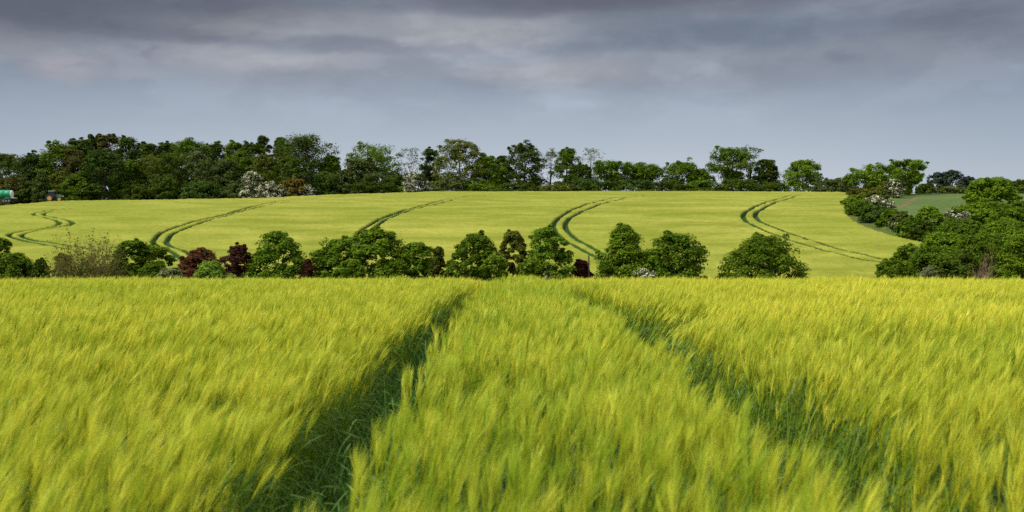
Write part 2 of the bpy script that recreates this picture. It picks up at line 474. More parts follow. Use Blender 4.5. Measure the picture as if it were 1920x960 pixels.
def build_far_crop():
    st = .21
    xs = np.arange(-135, 97, st); ys = np.arange(101, 275, st)
    X, Y = np.meshgrid(xs, ys)
    D = np.full(X.shape, 9.0)
    for ti, T in enumerate(TRAM):
        Q = catmull([hill_point(c, r) for c, r in T], .1)
        ci = np.round((Q[:, 0] - xs[0]) / st).astype(int); ri = np.round((Q[:, 1] - ys[0]) / st).astype(int)
        thin = .24 * (1 - np.clip(np.linspace(0, 1, len(Q)) / (.62 if 2 <= ti <= 5 else .38), 0, 1))      # the crop closes over the upper ends
        for a in range(-6, 7):
            for b in range(-6, 7):
                cc, rr = ci + a, ri + b; ok = (cc >= 0) & (cc < len(xs)) & (rr >= 0) & (rr < len(ys))
                dd = np.hypot(xs[cc[ok]] - Q[ok, 0], ys[rr[ok]] - Q[ok, 1]) + thin[ok]; np.minimum.at(D, (rr[ok], cc[ok]), dd)
    groove = np.clip(1 - (D - .19) / .30, 0, 1); groove = groove * groove * (3 - 2 * groove)
    r = np.random.default_rng(5)
    tex = (vnoise(X / .7, Y / .5, 3) - .5) * .10 + (vnoise(X / 6, Y / 1.6, 4) - .5) * .16 + (vnoise(X / 25, Y / 9, 6) - .5) * .3 + r.normal(0, .032, X.shape)
    Z = crop_top(Y) + EYE + tex * (1 - groove) - (CROP - .08) * groove
    ye = edge_y(X, Y)
    inside = (Y < ye) & (X < hedge_x(Y) + .4 * vnoise(Y / 2, X * 0, 2)) & (Y > 103)
    # the outermost cells drop to the ground so the crop has sides
    Z = np.where(inside, Z, H(X, Y) + .02)
    core = inside[:-1, :-1] | inside[1:, :-1] | inside[:-1, 1:] | inside[1:, 1:]
    dep = np.where(inside, groove, 1.0)
    me = grid_mesh('far_barley_crop', X, Y, Z, far_crop_material(), keep=core, smooth=True, attrs={'depth': dep})
    tag(link('far_barley_crop', me), 'pale green barley on the far hillside crossed by winding tractor tramlines', 'crop', kind='stuff')


build_far_crop()


def build_right_field():
    m = bpy.data.materials.new('young bean crop'); m.use_nodes = True
    N = Nodes(m.node_tree)
    p = N.n('ShaderNodeNewGeometry').outputs['Position']
    mp = N.n('ShaderNodeMapping'); N.put(mp.inputs[0], p); mp.inputs['Scale'].default_value = (1.6, .5, 1); mp.inputs['Rotation'].default_value = (0, 0, .4)
    k = N.noise(mp.outputs[0], 1.0, 4, .6); k2 = N.noise(p, .06, 3, .5)
    c = N.mix(rng_map(N, k, .35, .7), (.052, .092, .020, 1), (.092, .135, .032, 1))
    c = N.mix(N.m('MULTIPLY', rng_map(N, k2, .5, .7), .4), c, (.11, .14, .06, 1))
    bare = N.n('ShaderNodeAttribute', attribute_name='bare').outputs['Fac']
    c = N.mix(rng_map(N, N.m('ADD', bare, N.m('MULTIPLY', N.m('SUBTRACT', k, .5), .8)), .45, .6), c, (.16, .095, .060, 1))
    leafy(N, c, .1, .9, .1)
    xs = np.arange(45, 330, 1.0); ys = np.arange(140, 300, 1.0); X, Y = np.meshgrid(xs, ys)
    col = 960 + FPX * X / Y; ye = edge_y(X, Y)
    keep = (X > hedge_x(Y) + 3) & (Y < ye + 2)
    Z = H(X, Y) + np.where(keep, .25 + .12 * vnoise(X / 1.4, Y / 1.4, 9), -.3)
    hx = hedge_x(Y)
    bare = np.exp(-((col - (1690 + (388 - (445 - FPX * (Z - EYE) / Y)) * 1.6)) / 8)**2) * (vnoise(X / 2, Y / 5, 12) * .9 + .3) * ((Y > 172) & (Y < 232))
    kc = keep[:-1, :-1] | keep[1:, 1:]
    tag(link('field', grid_mesh('field', X, Y, Z, m, keep=kc, attrs={'bare': bare})), 'darker green field with a strip of bare red soil beyond the hedge', 'field', kind='structure')


build_right_field()

# ------------------------------------------------------------------ trees and shrubs
def unit(a): return a / (np.linalg.norm(a, axis=-1, keepdims=True) + 1e-9)


def profile(shape, t):
    if shape == 'round': return np.where(t < .5, np.sqrt(np.clip(1 - ((t - .5) / .68)**2, .02, 1)), np.sqrt(np.clip(1 - ((t - .5) / .53)**2, .02, 1)))
    if shape == 'dome': return np.sqrt(np.clip(1 - (np.clip(t - .25, 0, 1) / .78)**2, .01, 1)) * np.clip(.88 + t, 0, 1)
    if shape == 'full': return np.sqrt(np.clip(1 - (np.clip(t - .52, 0, 1) / .50)**2, .01, 1)) * np.clip(.70 + .6 * t, 0, 1)
    if shape == 'cone': return np.clip(1.02 - t, 0, 1)**.55 * np.clip(.85 + .6 * t, 0, 1) * 1.1
    if shape == 'oval': return np.sqrt(np.clip(1 - ((t - .45) / .60)**2, .02, 1)) * .95
    if shape == 'high': return np.sqrt(np.clip(1 - ((t - .62) / .44)**2, .02, 1))
    return np.ones_like(t)


def leaves(r, C, RC, per, size, centre, squash=.8):
    """per leaves on each clump C (n,3) of radius RC (n,) -> V, F of quads"""
    n = len(C); k = np.repeat(np.arange(n), per)
    d = r.normal(size=(len(k), 3)); d /= np.linalg.norm(d, axis=1)[:, None]
    d[:, 2] = np.where((d[:, 2] < -.2) & (r.random(len(k)) < .55), -d[:, 2], d[:, 2])
    P = C[k] + d * (RC[k] * r.uniform(.45, 1.08, len(k)))[:, None] * np.array([1, 1, squash])
    out = P - centre; out /= np.linalg.norm(out, axis=1)[:, None] + 1e-6
    nr = d * .75 + out * .35 + np.array([0, 0, .45]) + r.normal(0, .42, (len(k), 3)); nr /= np.linalg.norm(nr, axis=1)[:, None]
    a = np.cross(nr, r.normal(size=nr.shape)); a /= np.linalg.norm(a, axis=1)[:, None] + 1e-6; b = np.cross(nr, a)
    s = size * r.uniform(.55, 1.25, len(k)); la = a * (s * .62)[:, None]; lb = b * (s * .36)[:, None]; up = nr * (s * .10)[:, None]
    V = np.stack([P - la, P + lb - la * .1 + up, P + la, P - lb - la * .1 + up], 1).reshape(-1, 3)
    return V, np.arange(len(V)).reshape(-1, 4)


def make_tree(name, label, cat, x, y, width, height, leaf, shape='round', group=None, nc=60, per=45, size=.5, base=.12, rc=.20,
              bark='bark', blossom=0.0, limbs=9, seed=0, zoff=0.0, deep=1.0, lobes=.17, trunk_r=None, fill=2.4, nlobe=16):
    r = np.random.default_rng(seed * 7919 + 13); nc = int(nc * fill)
    z = float(H(x, y)) + zoff
    root = thing(name, label, cat, (x, y, z - .05), 0, group)
    rad = width / 2; hb = height * base; hc = height - hb
    # big lobes inside the outline of the crown, leaf clumps over the lobes, a few strays in between
    nl = nlobe; tl = (np.arange(nl) + r.uniform(.1, .9, nl)) / nl; al = r.uniform(0, 2 * math.pi) + np.arange(nl) * 2.4 + r.normal(0, .35, nl)
    RL = np.minimum(rad * r.uniform(.30, .52, nl), hc * .36); pl = profile(shape, tl) * rad * (1 + r.normal(0, lobes, nl))
    rl = np.maximum(pl - RL * .9, 0) * r.uniform(.75, 1.05, nl)
    LC = np.stack([rl * np.cos(al), rl * np.sin(al) * deep, hb + tl * hc], 1); LC[:, 2] = np.minimum(LC[:, 2], height - RL * r.uniform(.75, 1.2, nl))
    k = r.integers(0, nl, nc); d = r.normal(size=(nc, 3)); d /= np.linalg.norm(d, axis=1)[:, None]; d[:, 2] = np.where(d[:, 2] < -.35, -d[:, 2], d[:, 2])
    RC = RL[k] * rc * 2.0 * r.uniform(.55, 1.3, nc)
    C = LC[k] + d * (np.maximum(RL[k] - RC * .55, 0) * r.uniform(.7, 1.05, nc))[:, None]
    st = r.random(nc) < .55; t = r.uniform(0, 1, nc); ang = r.uniform(0, 2 * math.pi, nc)
    RC = np.where(st, rad * rc * r.uniform(.6, 1.25, nc), RC); q = np.where(r.random(nc) < .75, r.uniform(.82, 1, nc), r.uniform(.2, .8, nc))
    rr = np.maximum(profile(shape, t) * rad * .95 * (1 + lobes * np.sin(ang * 2 + r.uniform(0, 6) + 4 * t)) - RC * .8, 0) * q
    C[st] = np.stack([rr * np.cos(ang), rr * np.sin(ang) * deep, hb + t * hc], 1)[st]
    C[:, 2] = np.minimum(np.maximum(C[:, 2], hb * .9), height - RC * .6)
    # shoots standing proud of the outline
    ns = max(6, nc // 9); j = r.permutation(nc)[:ns]; dirs = unit(C[j] - np.array([0, 0, hb + hc * .35]) + np.array([0, 0, .25 * hc]))
    C = np.vstack([C, C[j] + dirs * (RC[j] * r.uniform(.7, 1.25, ns))[:, None]]); RC = np.concatenate([RC, RC[j] * r.uniform(.35, .6, ns)]); nc = len(C); C[:, 2] = np.maximum(C[:, 2], .1)
    cen = np.array([0, 0, hb + hc * .42])
    V, F = leaves(r, C, RC, per, size, cen)
    # fit the crown to the measured width and height
    lo, hi = np.percentile(V[:, 0], .4), np.percentile(V[:, 0], 99.6); sx = width / max(hi - lo, .1)
    V[:, 0] = (V[:, 0] - (lo + hi) / 2) * sx; V[:, 1] *= sx
    C[:, 0] = (C[:, 0] - (lo + hi) / 2) * sx; C[:, 1] *= sx
    sz = (height - hb) / max(np.percentile(V[:, 2], 99.7) - hb, .1)
    up = V[:, 2] > hb; V[up, 2] = hb + (V[up, 2] - hb) * sz; V[:, 2] = np.maximum(V[:, 2], .05)
    C[:, 2] = hb + np.maximum(C[:, 2] - hb, 0) * sz
    if blossom > 0:
        k = np.arange(len(F)); clump = k // per
        sel = (vnoise(C[clump, 0] / (rad * .5) + seed, C[clump, 2] / (rad * .5), seed) > .5 - blossom * .5) & (r.random(len(F)) < blossom)
        me2 = np_mesh('blossom', (V.reshape(-1, 4, 3)[sel] * np.array([1, 1.02, 1.0])).reshape(-1, 3), np.arange(sel.sum() * 4).reshape(-1, 4), M['blossom'])
        ok = ~sel
        V = V.reshape(-1, 4, 3)[ok].reshape(-1, 3); F = np.arange(len(V)).reshape(-1, 4)
    link('crown', np_mesh('crown', V, F, M[leaf]), root)
    if blossom > 0: link('blossom', me2, root)
    # trunk with limbs reaching into the crown
    mb = MB(); tr = trunk_r or max(.03, height * .022)
    top = np.array([r.normal(0, .04) * rad, r.normal(0, .04) * rad, hb + hc * .62])
    ph = r.uniform(0, 6); fork = [np.array([math.sin(ph + s * 3) * tr * .8 * s, math.cos(ph + s * 2) * tr * .8 * s, 0]) + top * s for s in (0, .2, .4, .65, .85, 1)]
    mb.tube(fork, [tr * 1.35, tr, tr * .85, tr * .62, tr * .42, tr * .2], 6)
    for j in r.permutation(nc)[:limbs]:
        c = C[j]; s = float(np.clip((c[2] * .45) / max(top[2], .1), .12, .85)); st = top * s
        mid = st * .45 + c * .55 + np.array([0, 0, -.06 * height * r.random()])
        mb.tube([st, st * .75 + mid * .25 + r.normal(0, .02 * rad, 3), mid, c], [tr * .45, tr * .32, tr * .18, tr * .05], 5)
    mb.build('trunk', M[bark], root)
    return root


def twig_shrub(name, label, x, y, width, height, twig, leaf, seed, group=None, nleaf=500, size=.12, stems=26, wr=.012):
    """a thin shrub of bare branching stems with scattered leaves"""
    r = np.random.default_rng(seed); z = float(H(x, y))
    root = thing(name, label, 'shrub', (x, y, z - .05), 0, group)
    V = []; F = []; tips = []

    def seg(a, b, w0, w1):
        d = b - a; s = np.cross(d, [0.2, 1, .1]); s /= np.linalg.norm(s) + 1e-9; u = np.cross(d, s); u /= np.linalg.norm(u) + 1e-9
        o = len(V)
        for p, w in ((a, w0), (b, w1)):
            for k in range(3):
                an = k * 2.094; V.append(p + (s * math.cos(an) + u * math.sin(an)) * w)
        for k in range(3): F.append((o + k, o + (k + 1) % 3, o + 3 + (k + 1) % 3, o + 3 + k))

    def grow(p, d, L, w, lev):
        n = 3
        for i in range(n):
            d = d + r.normal(0, .16, 3) + np.array([0, 0, .05]); d /= np.linalg.norm(d); b = p + d * L / n
            seg(p, b, w * (1 - .2 * i), w * (1 - .2 * (i + 1))); p = b; tips.append(p)
            if lev > 0:
                for _ in range(2):
                    e = d + r.normal(0, .55, 3); e /= np.linalg.norm(e); grow(p, e, L * .48, w * .55, lev - 1)
    for s in range(stems):
        a = r.uniform(0, 6.28); rr = width * .30 * math.sqrt(r.random())
        p = np.array([rr * math.cos(a), rr * math.sin(a), 0]); d = np.array([math.cos(a) * rr / width * 1.3, math.sin(a) * rr / width * 1.3, 1.0])
        grow(p, d / np.linalg.norm(d), height * r.uniform(.42, .72) * (1 - .55 * rr / width), wr, 2)
    V = np.array(V); k = height / np.percentile(V[:, 2], 99.5); V[:, 2] *= k
    w = (np.percentile(V[:, 0], 99) - np.percentile(V[:, 0], 1)); V[:, :2] *= width / w
    link('stems', np_mesh('stems', V, np.array(F), M[twig]), root)
    T = np.array(tips) * np.array([width / w, width / w, k]); T = T[r.integers(0, len(T), nleaf)]
    LV, LF = leaves(r, T, np.full(nleaf, size), 1, size, np.array([0, 0, height * .3]))
    link('leaves', np_mesh('leaves', LV, LF, M[leaf]), root)
    return root


SEED = [100]


def put(cx, top, wpx, y, leaf, shape, label, name='tree', cat='tree', group=None, off=0.0, **kw):
    """a tree standing at depth y whose crown spans wpx around column cx and reaches row top"""
    SEED[0] += 1
    x = (cx - 960) / FPX * y; z = float(H(x, y)) + off; zt = EYE + (445 - top) / FPX * y
    return make_tree(name, label, cat, x, y, wpx / FPX * y, zt - z, leaf, shape, group, seed=SEED[0], zoff=off, **kw)


# --- the wood along the ridge on the left
WOOD = 'trees of the wood on the left ridge'
BACK = dict(nc=95, per=62, size=.46, base=.05, rc=.24, name='woodland_tree', group=WOOD)
FRNT = dict(nc=64, per=62, size=.42, base=.02, rc=.22, name='woodland_tree', group=WOOD)
for (cx, top, w, y, leaf, shape, label) in [
    (8, 287, 84, 292, 'wood', 'round', 'loose pale crowned tree at the left edge, rising behind the green tank trailer'),
    (66, 283, 80, 284, 'dark', 'oval', 'dark rounded tree between the tank trailer and the tractor, low on the skyline'),
    (108, 266, 86, 284, 'oak', 'oval', 'tall dark green tree directly above the tractor, its top stepping up to the right'),
    (150, 259, 70, 292, 'dark', 'oval', 'dark tree with a ragged top, just right of and above the tractor'),
    (168, 252, 38, 300, 'dark', 'cone', 'narrow dark spire, the left one of two pointing above the wood'),
    (186, 251, 34, 302, 'dark', 'cone', 'narrow dark spire, the right one of two pointing above the wood'),
    (208, 252, 62, 296, 'brown', 'oval', 'brownish bare-topped tree at the highest point of the wood'),
    (240, 256, 66, 292, 'dark', 'oval', 'dark tree right of the brownish highest tree of the wood'),
    (276, 266, 70, 292, 'dark', 'oval', 'dark green tree in a dip of the skyline, left of a flat topped dark tree'),
    (315, 267, 66, 296, 'dark', 'round', 'dark tree with a spiky top in the middle of the wood skyline'),
    (360, 259, 92, 286, 'oak', 'round', 'broad dome of dark green tree above the middle of the wood'),
    (404, 266, 60, 294, 'dark', 'round', 'even topped dark tree right of the broad dome in the wood'),
    (440, 264, 62, 296, 'oak', 'round', 'dark tree with a small sky gap in its top, above the white blossom'),
    (470, 266, 60, 292, 'dark', 'round', 'low dark skyline tree left of the small round topped one'),
    (494, 255, 38, 294, 'dark', 'round', 'small round dark top poking above the wood left of the highest right-hand tree'),
    (526, 258, 44, 296, 'bluish', 'oval', 'narrow upright bluish tree squeezed left of the big dark end tree'),
    (572, 253, 124, 282, 'dark', 'round', 'big dark tree that ends the wood on the right, tallest at that end'),
    (622, 290, 52, 284, 'oak', 'dome', 'small tree sloping down at the right end of the wood, beside the gap of sky'),
]:
    put(cx, top, w, y, leaf, shape, label, **BACK)
for (cx, top, w, y, leaf, shape, label) in [
    (20, 330, 70, 272, 'brown', 'dome', 'brown shaded shrub right behind the green tank'),
    (80, 322, 34, 268, 'grey', 'cone', 'slim pale green young tree immediately left of the tractor'),
    (60, 340, 60, 272, 'dark', 'dome', 'low dark bush filling the gap between tank and tractor'),
    (112, 318, 60, 272, 'olive', 'dome', 'olive brown bush behind the tractor cab'),
    (140, 280, 60, 280, 'brown', 'oval', 'dull brown tree above and right of the tractor'),
    (152, 325, 60, 270, 'oak', 'dome', 'dark bush just ahead of the tractor bonnet'),
    (196, 282, 78, 272, 'bluish', 'oval', 'tall bluish green tree, the freshest green in the left half of the wood'),
    (240, 300, 64, 276, 'oak', 'dome', 'dark green tree right of the bluish green one'),
    (285, 290, 62, 280, 'olive', 'round', 'yellowish brown tree in the shadowy middle left of the wood'),
    (262, 345, 60, 270, 'dark', 'dome', 'shadowy low bush at the foot of the wood below the yellowish brown tree'),
    (325, 284, 84, 272, 'wood', 'round', 'light green layered tree in front of the broad dome'),
    (318, 330, 70, 268, 'wood', 'dome', 'light green bush with a flat top under the light green layered tree'),
    (372, 284, 78, 274, 'grey', 'oval', 'greyish green tree standing below the broad dome of the wood'),
    (385, 338, 80, 268, 'bluish', 'dome', 'dark bluish bush at the field edge left of the white blossom'),
    (424, 296, 74, 274, 'grey', 'round', 'greyish tree left above the white blossom'),
    (450, 340, 70, 267, 'grey', 'dome', 'dull grey green bush at the field edge under the left blossom'),
    (455, 280, 70, 280, 'oak', 'round', 'mid toned tree behind the left white blossom bush'),
    (500, 290, 60, 276, 'olive', 'round', 'olive tree between the white blossom and the light green tree'),
    (538, 286, 80, 270, 'wood', 'oval', 'light yellowish green tree in front of the big dark end tree'),
    (612, 322, 80, 272, 'bluish', 'dome', 'dark bush at the foot of the big dark end tree'),
    (560, 330, 60, 272, 'dark', 'dome', 'dark shaded bush behind the yellow brown bush'),
    (648, 318, 50, 272, 'grey', 'dome', 'low greyish bush in the gap right of the wood'),
]:
    put(cx, top, w, y, leaf, shape, label, **FRNT)
for (cx, top, w, y, leaf, bl, label) in [
    (474, 320, 48, 263, 'grey', .5, 'white blossoming hawthorn highest up in the wood edge'),
    (511, 340, 62, 262, 'grey', .45, 'white blossoming hawthorn at the field edge left of the yellow brown bush'),
    (576, 345, 30, 262, 'grey', .5, 'small white flecked bush right of the yellow brown bush'),
]:
    put(cx, top, w, y, leaf, 'dome', label, name='hawthorn_bush', cat='bush', group='white hawthorns at the edge of the wood', blossom=bl, nc=36, per=40, size=.42, base=.02, rc=.24)
put(551, 332, 48, 261, 'yellow', 'dome', 'yellow brown rounded bush between the white hawthorns', name='shrub', cat='bush', nc=36, per=40, size=.42, base=.02)

# --- the row of trees along the ridge
ROW = 'trees of the row along the ridge'
RB = dict(nc=64, per=64, size=.43, base=.03, rc=.24, name='field_tree', group=ROW)
for (cx, top, w, y, leaf, shape, label, kw) in [
    (700, 269, 104, 284, 'oak', 'round', 'round dark green tree first right of the wood gap', {}),
    (674, 296, 74, 275, 'grey', 'oval', 'greyish green tree in front of the round tree right of the wood gap', {}),
    (740, 325, 60, 276, 'dark', 'dome', 'dark bush under the left side of the thin birch', {}),
    (768, 277, 52, 284, 'silver', 'high', 'thin pale birch with white stems and sky showing through', dict(fill=2.6, nc=40, per=15, size=.34, bark='pale_bark', limbs=16, rc=.26)),
    (806, 276, 44, 288, 'dark', 'oval', 'dark upright tree squeezed between the birch and the big olive dome', {}),
    (862, 263, 104, 278, 'olive', 'round', 'big olive brown dome shaped tree, the widest of the row', dict(nc=90, per=50, size=.42, rc=.18, base=.04)),
    (916, 287, 66, 276, 'oak', 'oval', 'green tree sloping down right of the big olive dome', {}),
    (940, 292, 40, 286, 'dark', 'round', 'small dark crown left against the tall dark tree', {}),
    (984, 266, 78, 280, 'dark', 'oval', 'tall very dark tree with a lumpy top near the middle of the row', {}),
    (1032, 279, 56, 284, 'silver', 'oval', 'thin grey leaved tree with sky gaps, right of the tall very dark tree', dict(fill=2.6, nc=40, per=15, size=.34, limbs=14, rc=.26)),
    (1064, 277, 56, 280, 'oak', 'oval', 'leafy green upright tree between two thin grey trees', {}),
    (1107, 277, 58, 284, 'silver', 'high', 'thin almost bare tree with a rounded twiggy crown', dict(fill=2.6, nc=38, per=15, size=.34, limbs=22, rc=.26)),
    (1086, 305, 48, 276, 'dark', 'dome', 'dark bush in front of the almost bare twiggy tree', {}),
    (1150, 301, 76, 278, 'oak', 'high', 'low spreading tree right of the almost bare twiggy tree', dict(base=.15)),
    (1206, 304, 76, 280, 'oak', 'high', 'flat topped low tree with light showing beneath its crown', dict(base=.2)),
    (1280, 297, 76, 278, 'oak', 'round', 'rounded medium tree alone left of the tall spreading oak', {}),
    (1316, 316, 50, 280, 'oak', 'dome', 'lower shoulder tree joining the rounded tree to the tall spreading oak', {}),
    (1372, 275, 86, 280, 'oak', 'high', 'tall spreading oak with sky showing under its left boughs', dict(base=.22, nc=70)),
    (1408, 271, 52, 284, 'olive', 'high', 'thin topped tree against the right side of the tall spreading oak', dict(fill=2.6, nc=38, per=15, size=.34, limbs=18, rc=.26)),
    (1436, 299, 46, 280, 'dark', 'oval', 'small dark tree right of the tall spreading oak', {}),
    (1458, 322, 30, 284, 'silver', 'oval', 'thin grey bush with sky gaps left of the spiky round tree', dict(fill=2.6, nc=24, per=15, size=.34, limbs=12, rc=.26)),
    (1506, 300, 72, 276, 'mid', 'dome', 'round tree with a spiky top standing apart near the right end of the ridge', {}),
    (1534, 322, 24, 278, 'brown', 'oval', 'thin pinkish brown bush against the spiky round tree', dict(fill=1.0, nc=22, per=18, size=.36, limbs=12)),
]:
    k = dict(RB); k.update(kw); put(cx, top, w, y, leaf, shape, label, **k)
put(784, 322, 56, 266, 'grey', 'dome', 'whitish flowering hawthorn below the thin birch', name='hawthorn_bush', cat='bush', blossom=.42, nc=40, per=44, size=.40, base=.02)
put(964, 340, 22, 268, 'grey', 'dome', 'tiny white flecked bush below the tall very dark tree', name='hawthorn_bush', cat='bush', blossom=.5, nc=20, per=30, size=.36, base=.02)
for (cx, top, w, y, leaf, label) in [
    (700, 340, 90, 270, 'dark', 'shadowy hedge length under the round dark tree by the wood gap'),
    (760, 346, 60, 270, 'oak', 'hedge length under the thin birch'),
    (836, 335, 80, 270, 'grey', 'hedge length at the left foot of the big olive dome'),
    (900, 338, 80, 270, 'oak', 'hedge length at the right foot of the big olive dome'),
    (972, 338, 90, 270, 'dark', 'hedge length under the tall very dark tree'),
    (1045, 340, 80, 270, 'olive', 'hedge length under the upright tree between two thin grey ones'),
    (1112, 332, 80, 270, 'bluish', 'hedge length under the almost bare twiggy tree'),
    (1180, 334, 90, 270, 'bluish', 'hedge length under the two low spreading trees'),
    (1250, 333, 80, 270, 'dark', 'hedge length left of the rounded medium tree'),
    (1320, 333, 80, 270, 'oak', 'hedge length between the rounded tree and the tall oak'),
    (1388, 335, 80, 270, 'dark', 'hedge length under the tall spreading oak'),
    (1450, 340, 70, 270, 'dark', 'hedge length left of the spiky round tree'),
    (1556, 334, 66, 270, 'grey', 'hedge length right of the spiky round tree'),
    (1592, 328, 50, 272, 'oak', 'hedge length joining the ridge to the right-hand hedge trees'),
]:
    put(cx, top, w, y, leaf, 'dome', label, name='hedge', cat='hedge', group='low hedge along the ridge', nc=44, per=40, size=.48, base=.0, rc=.26, deep=.7)

# --- the hedge running down on the right, and trees behind it
HT = dict(nc=70, per=60, size=.42, base=.1, rc=.20)
put(1642, 305, 92, 236, 'mid', 'high', 'leafy tree at the top of the right-hand hedge with a forked crown', name='hedge_tree', **HT)
put(1702, 299, 70, 244, 'mid', 'high', 'round crowned taller tree right of the forked hedge tree', name='hedge_tree', **HT)
put(1680, 335, 40, 225, 'grey', 'oval', 'white flecked slender bush between the two leafy hedge trees', name='hawthorn_bush', cat='bush', blossom=.35, nc=40, per=40, size=.36, base=.02)
put(1660, 340, 50, 228, 'olive', 'dome', 'olive bush under the forked hedge tree', name='shrub', cat='bush', nc=44, per=40, size=.38, base=.02)
HD = 'bushes of the hedge running down the right side'
for (cx, row, top, w, leaf, bl, label) in [
    (1612, 366, 352, 50, 'brown', 0, 'brownish bush at the upper end of the right-hand hedge'),
    (1640, 372, 352, 52, 'olive', 0, 'olive bush behind the pale flowering bush of the right-hand hedge'),
    (1602, 384, 364, 46, 'mid', 0, 'green bush at the leftmost bulge of the hedge beside the barley'),
    (1646, 388, 365, 54, 'grey', .45, 'pale flowering bush high in the right-hand hedge'),
    (1612, 396, 376, 54, 'oak', 0, 'dark bush below the leftmost bulge of the hedge'),
    (1642, 408, 384, 62, 'bluish', 0, 'dark bluish bush below the pale flowering bush'),
    (1672, 418, 392, 56, 'oak', 0, 'dark bush at the lower middle of the hedge by the barley'),
    (1690, 425, 398, 46, 'grey', .22, 'white specked bush near the bare red soil'),
    (1708, 440, 404, 60, 'oak', 0, 'dark bush where the hedge curves into the big thicket'),
    (1744, 432, 386, 62, 'mid', 0, 'rounded dark green bush standing above the hedge below the dark field'),
    (1788, 432, 391, 56, 'grey', .55, 'white blossoming hawthorn beside the dark field'),
    (1738, 448, 412, 60, 'dark', 0, 'shaded bush under the rounded one by the big thicket'),
]:
    x, y = hill_point(cx - 2, row); xh = float(hedge_x(y)); c2 = max(cx, 960 + FPX * (xh + 1.8) / y)
    put(c2, top, w, y, leaf, 'dome', label, name='hawthorn_bush' if bl else 'hedge_bush', cat='bush', group=HD, blossom=bl * .7, nc=54, per=60, size=.30, base=.0, rc=.22)
FT = 'trees on the skyline beyond the dark field'
for (cx, top, w, y, leaf, shape, label) in [
    (1757, 323, 40, 330, 'far', 'round', 'small bluish distant tree left of the larger distant crown'),
    (1786, 319, 48, 330, 'far', 'round', 'larger bluish distant tree on the skyline behind the dark field'),
    (1815, 330, 34, 332, 'far', 'oval', 'thin bluish distant tree sloping down to the right'),
    (1892, 338, 44, 320, 'dark', 'round', 'dark distant tree at the right end of the skyline'),
    (1925, 336, 60, 315, 'dark', 'round', 'dark tree cut by the right edge of the picture on the skyline'),
]:
    put(cx, top, w, y, leaf, shape, label, name='distant_tree', group=FT, nc=44, per=34, size=.62, base=.08, rc=.22)
for (cx, top, w, y, leaf, label) in [
    (1736, 344, 40, 290, 'dark', 'low dark hedge length at the far side of the dark field, left'),
    (1780, 347, 56, 292, 'grey', 'grey green hedge length at the far side of the dark field, below the distant trees'),
    (1830, 350, 60, 290, 'oak', 'hedge length at the far side of the dark field beside the solitary bush'),
    (1905, 350, 70, 290, 'dark', 'hedge length at the far side of the dark field at the right edge'),
]:
    put(cx, top, w, y, leaf, 'dome', label, name='hedge', cat='hedge', group='low hedge beyond the dark field', nc=36, per=36, size=.5, base=.0, rc=.26)

# --- the big thicket at the right
TH = 'bushes of the thicket on the right'
TB = dict(nc=90, per=95, base=.0, rc=.19, name='thicket_bush', cat='bush', group=TH)
for (cx, top, w, y, leaf, shape, size, label) in [
    (1856, 333, 84, 178, 'mid', 'round', .34, 'large round bush standing free above the thicket against the dark field'),
    (1850, 372, 120, 150, 'mid', 'dome', .30, 'wide bush below the large free round bush, at the back of the thicket'),
    (1925, 376, 110, 140, 'oak', 'dome', .28, 'dark bush at the right edge, high at the back of the thicket'),
    (1800, 408, 110, 128, 'oak', 'dome', .26, 'leafy bush in the thicket just below the white hawthorn'),
    (1880, 410, 130, 118, 'mid', 'dome', .24, 'large bush in the middle of the thicket at right'),
    (1768, 436, 120, 108, 'mid', 'dome', .22, 'bush on the sloping left flank of the thicket, above the lowest one'),
    (1706, 458, 96, 100, 'mid', 'dome', .20, 'bush at the left flank of the thicket beside the barley'),
    (1668, 484, 76, 92, 'oak', 'dome', .18, 'lowest leftmost bush of the thicket'),
    (1752, 462, 130, 90, 'oak', 'dome', .18, 'wide dark bush above the small pale shrub in the thicket'),
    (1840, 440, 130, 94, 'oak', 'dome', .19, 'big dark bush behind the bare reddish shrub'),
    (1918, 440, 110, 90, 'mid', 'dome', .18, 'bush at the right edge beside the bare reddish shrub'),
    (1800, 474, 100, 82, 'dark', 'dome', .17, 'dark low bush between the pale shrub and the bare reddish shrub'),
]:
    put(cx, top, w, y, leaf, shape, label, size=size, **TB)
put(1741, 498, 66, 76, 'pale', 'dome', 'small pale grey green shrub in front of the thicket', name='shrub', cat='bush', nc=60, per=70, size=.12, base=.0)
x, y, _ = world_at(1850, 500, 77)
twig_shrub('bare_shrub', 'bare reddish twiggy shrub in front of the thicket on the right', x, y, 2.7, EYE + (445 - 470) / FPX * y - float(H(x, y)), 'red_twig', 'brown', 31, nleaf=250, size=.09, stems=18, wr=.034)

